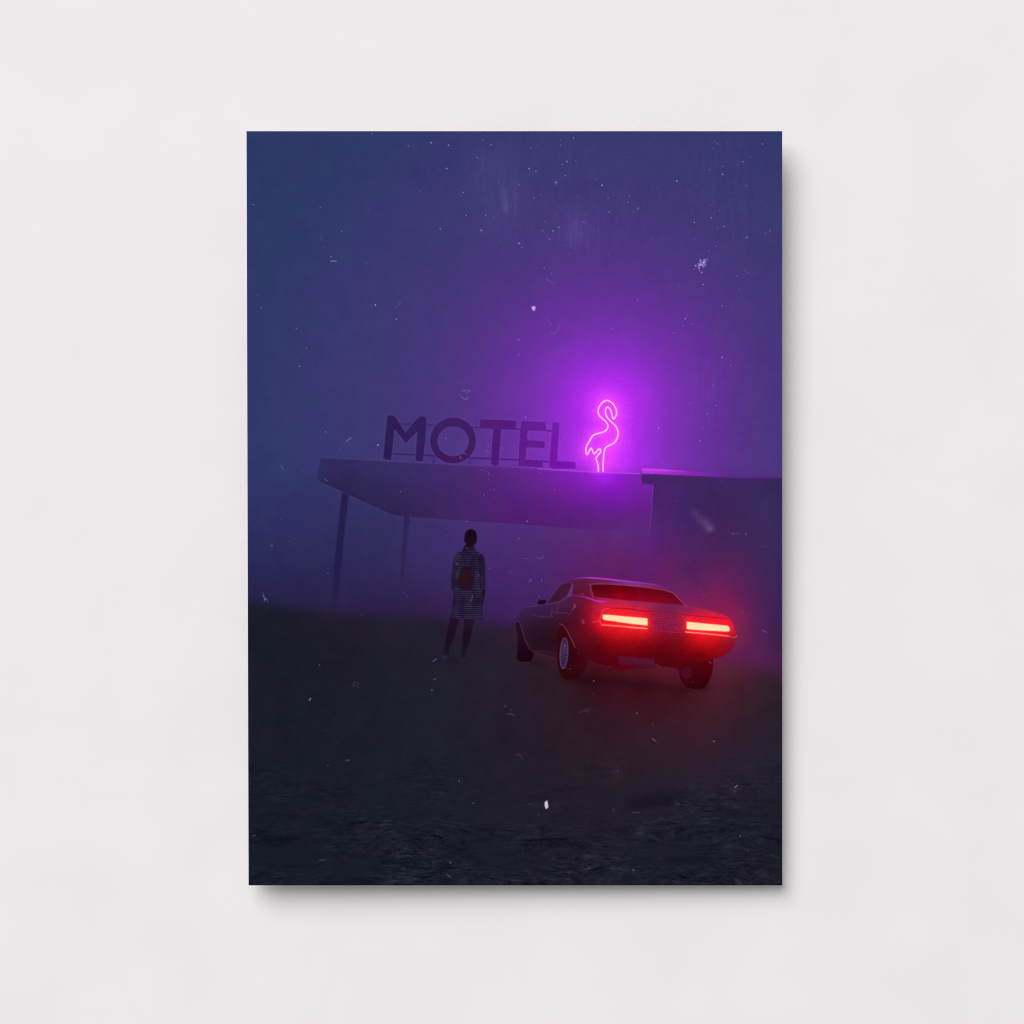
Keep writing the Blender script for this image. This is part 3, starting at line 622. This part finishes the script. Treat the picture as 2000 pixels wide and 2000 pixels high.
# coarse grain of the enlarged picture where the red light is strong
red = np.clip((img[..., 0] - img[..., 1] - 60) / 120, 0, 1)
img += (noise(1.5, 1.1, 51) * red * 2.6)[..., None] * np.array((1, .5, .6), np.float32)
# faint mottling of the ink (the fine blocks and grain of the source picture)
n1 = noise(11, 11, 31); n2 = noise(3, 3, 32); n3 = noise(14, 14, 33)
img += (n1 * .5 + n2 * .4)[..., None] + n3[..., None] * np.array((.45, -.3, .1), np.float32)
img = np.clip(img, 0, 255)
lin = np.where(img / 255 <= .04045, img / 255 / 12.92, ((img / 255 + .055) / 1.055) ** 2.4).astype(np.float32)
#@@ART_END

# ---------------------------------------------------------------------------
# 2. THE SCENE
# ---------------------------------------------------------------------------
import bpy
import bmesh

scn = bpy.context.scene
U = 0.000574                      # metres per picture unit on the wall plane (print about 60 x 85 cm)
LENS, SENSOR = 85.0, 36.0
CAM_D = LENS / SENSOR * 2000 * U  # camera to wall

ZC = 1.5                          # height of the picture centre


def stand(px, py):
    """distance from the wall: the print hangs a little askew, its top leaning into the room"""
    return (57 + 14 * (1000 - py) / 736 + 9 * (1000 - px) / 523) * U


def fs(px, py):
    return (CAM_D - stand(px, py)) / CAM_D


K_LIGHT = 0.98                     # brightness of the light on the print, taken out of the ink


def new_mat(name):
    m = bpy.data.materials.new(name)
    m.use_nodes = True
    nt = m.node_tree
    return m, nt, nt.nodes['Principled BSDF']


def link_obj(name, mesh, mat, parent=None):
    o = bpy.data.objects.new(name, mesh)
    scn.collection.objects.link(o)
    if mat:
        mesh.materials.append(mat)
    if parent:
        o.parent = parent
    return o


# --- materials
wall_m, nt, p = new_mat('white_plaster')
tc = nt.nodes.new('ShaderNodeTexCoord')
n1_ = nt.nodes.new('ShaderNodeTexNoise'); n1_.inputs['Scale'].default_value = 9; n1_.inputs['Detail'].default_value = 3
n2_ = nt.nodes.new('ShaderNodeTexNoise'); n2_.inputs['Scale'].default_value = 260; n2_.inputs['Detail'].default_value = 4
n3_ = nt.nodes.new('ShaderNodeTexNoise'); n3_.inputs['Scale'].default_value = 22; n3_.inputs['Detail'].default_value = 2
rp = nt.nodes.new('ShaderNodeValToRGB')
rp.color_ramp.elements[0].position = .38; rp.color_ramp.elements[0].color = (.805, .780, .786, 1)
rp.color_ramp.elements[1].position = .62; rp.color_ramp.elements[1].color = (.822, .795, .801, 1)
ad = nt.nodes.new('ShaderNodeMath'); ad.operation = 'MULTIPLY_ADD'; ad.inputs[1].default_value = .35
bp_ = nt.nodes.new('ShaderNodeBump'); bp_.inputs['Strength'].default_value = .03; bp_.inputs['Distance'].default_value = .002
for n in (n1_, n2_, n3_):
    nt.links.new(tc.outputs['Object'], n.inputs['Vector'])
nt.links.new(n1_.outputs['Fac'], rp.inputs['Fac'])
nt.links.new(rp.outputs['Color'], p.inputs['Base Color'])
nt.links.new(n2_.outputs['Fac'], ad.inputs[0]); nt.links.new(n3_.outputs['Fac'], ad.inputs[2])
nt.links.new(ad.outputs[0], bp_.inputs['Height'])
nt.links.new(bp_.outputs['Normal'], p.inputs['Normal'])
p.inputs['Roughness'].default_value = .95
p.inputs['Specular IOR Level'].default_value = .1

ink_m, nt, p = new_mat('printed_ink')
ca = nt.nodes.new('ShaderNodeVertexColor'); ca.layer_name = 'ink'
tc = nt.nodes.new('ShaderNodeTexCoord')
gn_ = nt.nodes.new('ShaderNodeTexNoise'); gn_.inputs['Scale'].default_value = 900; gn_.inputs['Detail'].default_value = 2
mr = nt.nodes.new('ShaderNodeMapRange'); mr.inputs['To Min'].default_value = .95; mr.inputs['To Max'].default_value = 1.05
mx = nt.nodes.new('ShaderNodeVectorMath'); mx.operation = 'SCALE'
nt.links.new(tc.outputs['Object'], gn_.inputs['Vector'])
nt.links.new(gn_.outputs['Fac'], mr.inputs['Value'])
nt.links.new(ca.outputs['Color'], mx.inputs[0]); nt.links.new(mr.outputs['Result'], mx.inputs['Scale'])
nt.links.new(mx.outputs['Vector'], p.inputs['Base Color'])
p.inputs['Roughness'].default_value = .7
p.inputs['Specular IOR Level'].default_value = 0.0

board_m, nt, p = new_mat('board_edge')
nz = nt.nodes.new('ShaderNodeTexNoise'); nz.inputs['Scale'].default_value = 400
rp = nt.nodes.new('ShaderNodeValToRGB')
rp.color_ramp.elements[0].color = (.60, .59, .58, 1); rp.color_ramp.elements[1].color = (.70, .69, .68, 1)
nt.links.new(nz.outputs['Fac'], rp.inputs['Fac']); nt.links.new(rp.outputs['Color'], p.inputs['Base Color'])
p.inputs['Roughness'].default_value = .7

wood_m, nt, p = new_mat('pale_wood')
tc = nt.nodes.new('ShaderNodeTexCoord')
wv = nt.nodes.new('ShaderNodeTexWave'); wv.inputs['Scale'].default_value = 30; wv.inputs['Distortion'].default_value = 6
rp = nt.nodes.new('ShaderNodeValToRGB')
rp.color_ramp.elements[0].color = (.42, .30, .19, 1); rp.color_ramp.elements[1].color = (.54, .41, .28, 1)
nt.links.new(tc.outputs['Object'], wv.inputs['Vector']); nt.links.new(wv.outputs['Fac'], rp.inputs['Fac'])
nt.links.new(rp.outputs['Color'], p.inputs['Base Color'])
p.inputs['Roughness'].default_value = .6

# --- the wall
bm = bmesh.new()
H = 4.0
bmesh.ops.create_cube(bm, size=1)
for v in bm.verts:
    v.co = (v.co.x * 2 * H, .06 + v.co.y * .12, ZC + v.co.z * 2 * H)
me = bpy.data.meshes.new('wall'); bm.to_mesh(me); bm.free()
wall = link_obj('wall', me, wall_m)
wall['kind'] = 'structure'
wall['label'] = 'plain white plaster wall behind the print'
wall['category'] = 'wall'

# --- the print: an Empty that carries board, hanging frame and the printed areas
ZB = ZC - (1729.3 - 1000) * U * .985
root = bpy.data.objects.new('wall_print', None)
scn.collection.objects.link(root)
root.location = (0, 0, ZB)
root['label'] = 'dark unframed portrait print of a foggy motel at night, floating off the white wall'
root['category'] = 'wall art'


def place(px, py):
    return (px - 1000) * U * fs(px, py), (1000 - py) * U * fs(px, py) + ZC - ZB


def left_edge(py):
    return 4.0 * (py - Y0) / (Y1 - Y0)


def slab(bm_, corners, front, back):
    """corners in picture units; front / back = distance behind the printed face (back None: the wall)"""
    a, b = [], []
    for px, py in corners:
        x, z = place(px, py)
        a.append(bm_.verts.new((x, -stand(px, py) + front, z)))
        b.append(bm_.verts.new((x, -stand(px, py) + back if back is not None else -.0005, z)))
    n = len(corners)
    bm_.faces.new(a)
    bm_.faces.new(b[::-1])
    for k in range(n):
        bm_.faces.new((a[k], b[k], b[(k + 1) % n], a[(k + 1) % n]))


bm = bmesh.new()
slab(bm, [(X0 + .5, Y0 + .5), (X0 + 4.5, Y1 - .5), (X1 - .5, Y1 - .5), (X1 - .5, Y0 + .5)], .0003, .0043)
bmesh.ops.recalc_face_normals(bm, faces=bm.faces)
me = bpy.data.meshes.new('backing_board'); bm.to_mesh(me); bm.free()
link_obj('backing_board', me, board_m, root)

bm = bmesh.new()
ia, ib = 230, 280
for c in (((X0 + ia, Y0 + ia), (X0 + ia, Y0 + ib), (X1 - ia, Y0 + ib), (X1 - ia, Y0 + ia)),
          ((X0 + ia, Y1 - ib), (X0 + ia, Y1 - ia), (X1 - ia, Y1 - ia), (X1 - ia, Y1 - ib)),
          ((X0 + ia, Y0 + ib), (X0 + ia, Y1 - ib), (X0 + ib, Y1 - ib), (X0 + ib, Y0 + ib)),
          ((X1 - ib, Y0 + ib), (X1 - ib, Y1 - ib), (X1 - ia, Y1 - ib), (X1 - ia, Y0 + ib))):
    slab(bm, c, .0043, None)
bmesh.ops.recalc_face_normals(bm, faces=bm.faces)
me = bpy.data.meshes.new('hanging_frame'); bm.to_mesh(me); bm.free()
link_obj('hanging_frame', me, wood_m, root)

VX = XX + np.clip(1 - (XX - X0) / 60, 0, 1) * left_edge(YY)
px_, pz_ = place(VX, YY)
VERT = np.stack([px_, -stand(VX, YY), pz_], -1).reshape(-1, 3).astype(np.float32)
INK = np.concatenate([np.clip(lin / K_LIGHT, 0, 1), np.ones((NY, NX, 1), np.float32)], -1).reshape(-1, 4).astype(np.float32)
cell = lab[:-1, :-1].ravel()
ii, jj = np.meshgrid(np.arange(NX - 1), np.arange(NY - 1))
a0 = (jj * NX + ii).ravel()
QUAD = np.stack([a0, a0 + NX, a0 + NX + 1, a0 + 1], -1)      # faces the room


def printed(k, parent):
    q = QUAD[cell == k]
    if len(q) == 0:
        return None
    used, inv = np.unique(q.ravel(), return_inverse=True)
    n = len(q)
    me = bpy.data.meshes.new(LABELS[k])
    me.vertices.add(len(used)); me.loops.add(n * 4); me.polygons.add(n)
    me.vertices.foreach_set('co', VERT[used].ravel())
    me.loops.foreach_set('vertex_index', inv.ravel().astype(np.int32))
    me.polygons.foreach_set('loop_start', np.arange(0, n * 4, 4, dtype=np.int32))
    me.polygons.foreach_set('loop_total', np.full(n, 4, np.int32))
    me.update(calc_edges=True)
    at = me.color_attributes.new('ink', 'FLOAT_COLOR', 'POINT')
    at.data.foreach_set('color', INK[used].ravel())
    return link_obj(LABELS[k], me, ink_m, parent)


def part(k, label=None, parent=None):
    o = printed(k, parent or root)
    if o is not None and label:
        o['label'] = label
    return o


part(0, 'night sky of the print, blue turning violet round the neon sign')
part(g_l, 'dark bare ground along the bottom of the print')
o = part(c_l, 'canopy roof of the printed motel')
for k in p_l:
    part(k, None, o)
o = part(b_l, 'dim building of the printed motel at the right edge')
part(r_l, 'roof edge lit violet', o)
o = part(s_l, 'printed rooftop sign on two thin rails')
for k, ch in zip(l_l, 'MOTEL'):
    part(k, 'dark sign letter ' + ch, o)
part(f_l, 'pink neon tube bent into a flamingo')
o = part(wo, 'printed person seen from behind, standing')
part(hr, 'dark hair tied at the nape', o)
part(dr, 'knee-length dress with thin stripes', o)
part(bp, 'small dark red backpack', o)
for k in sh:
    part(k, None, o)
o = part(cb, 'printed dark coupe seen from behind, lit red by its lamps')
for k in wl + rm:
    part(k, None, o)
for k in (rw, sw, mi, gr_l):
    part(k, None, o)
for k in tl:
    part(k, 'glowing cream tail light', o)
part(bm_l, None, o)
part(ex, None, o)

# --- light: one big soft lamp up to the left of the room, plus the even light of the white room
sun_dir = (-.46, -1.0, .74)
DIST = 26.0
ld = bpy.data.lights.new('softbox', 'AREA')
ld.shape = 'DISK'
ld.size = 2 * DIST * .58
ld.energy = 12500
ld.color = (1.0, .988, .998)
lo = bpy.data.objects.new('softbox', ld)
scn.collection.objects.link(lo)
from mathutils import Vector
lo.location = Vector(sun_dir) * DIST + Vector((0, 0, ZC))
lo.rotation_euler = (Vector((0, 0, ZC)) - lo.location).to_track_quat('-Z', 'Y').to_euler()

w_ = bpy.data.worlds.new('World')
scn.world = w_
w_.use_nodes = True
bg = w_.node_tree.nodes['Background']
bg.inputs['Color'].default_value = (1, .99, .985, 1)
bg.inputs['Strength'].default_value = .36

# --- camera
cd = bpy.data.cameras.new('camera')
cd.lens = LENS; cd.sensor_width = SENSOR; cd.sensor_fit = 'HORIZONTAL'
cd.clip_end = 100
cam = bpy.data.objects.new('camera', cd)
scn.collection.objects.link(cam)
cam.location = (0, -CAM_D, ZC)
cam.rotation_euler = (math.pi / 2, 0, 0)
scn.camera = cam

scn.cycles.filter_width = 1.1
vs_ = scn.view_settings
vs_.view_transform = 'Standard'
vs_.look = 'None'
vs_.exposure = 0
vs_.gamma = 1
vs_.use_curve_mapping = False
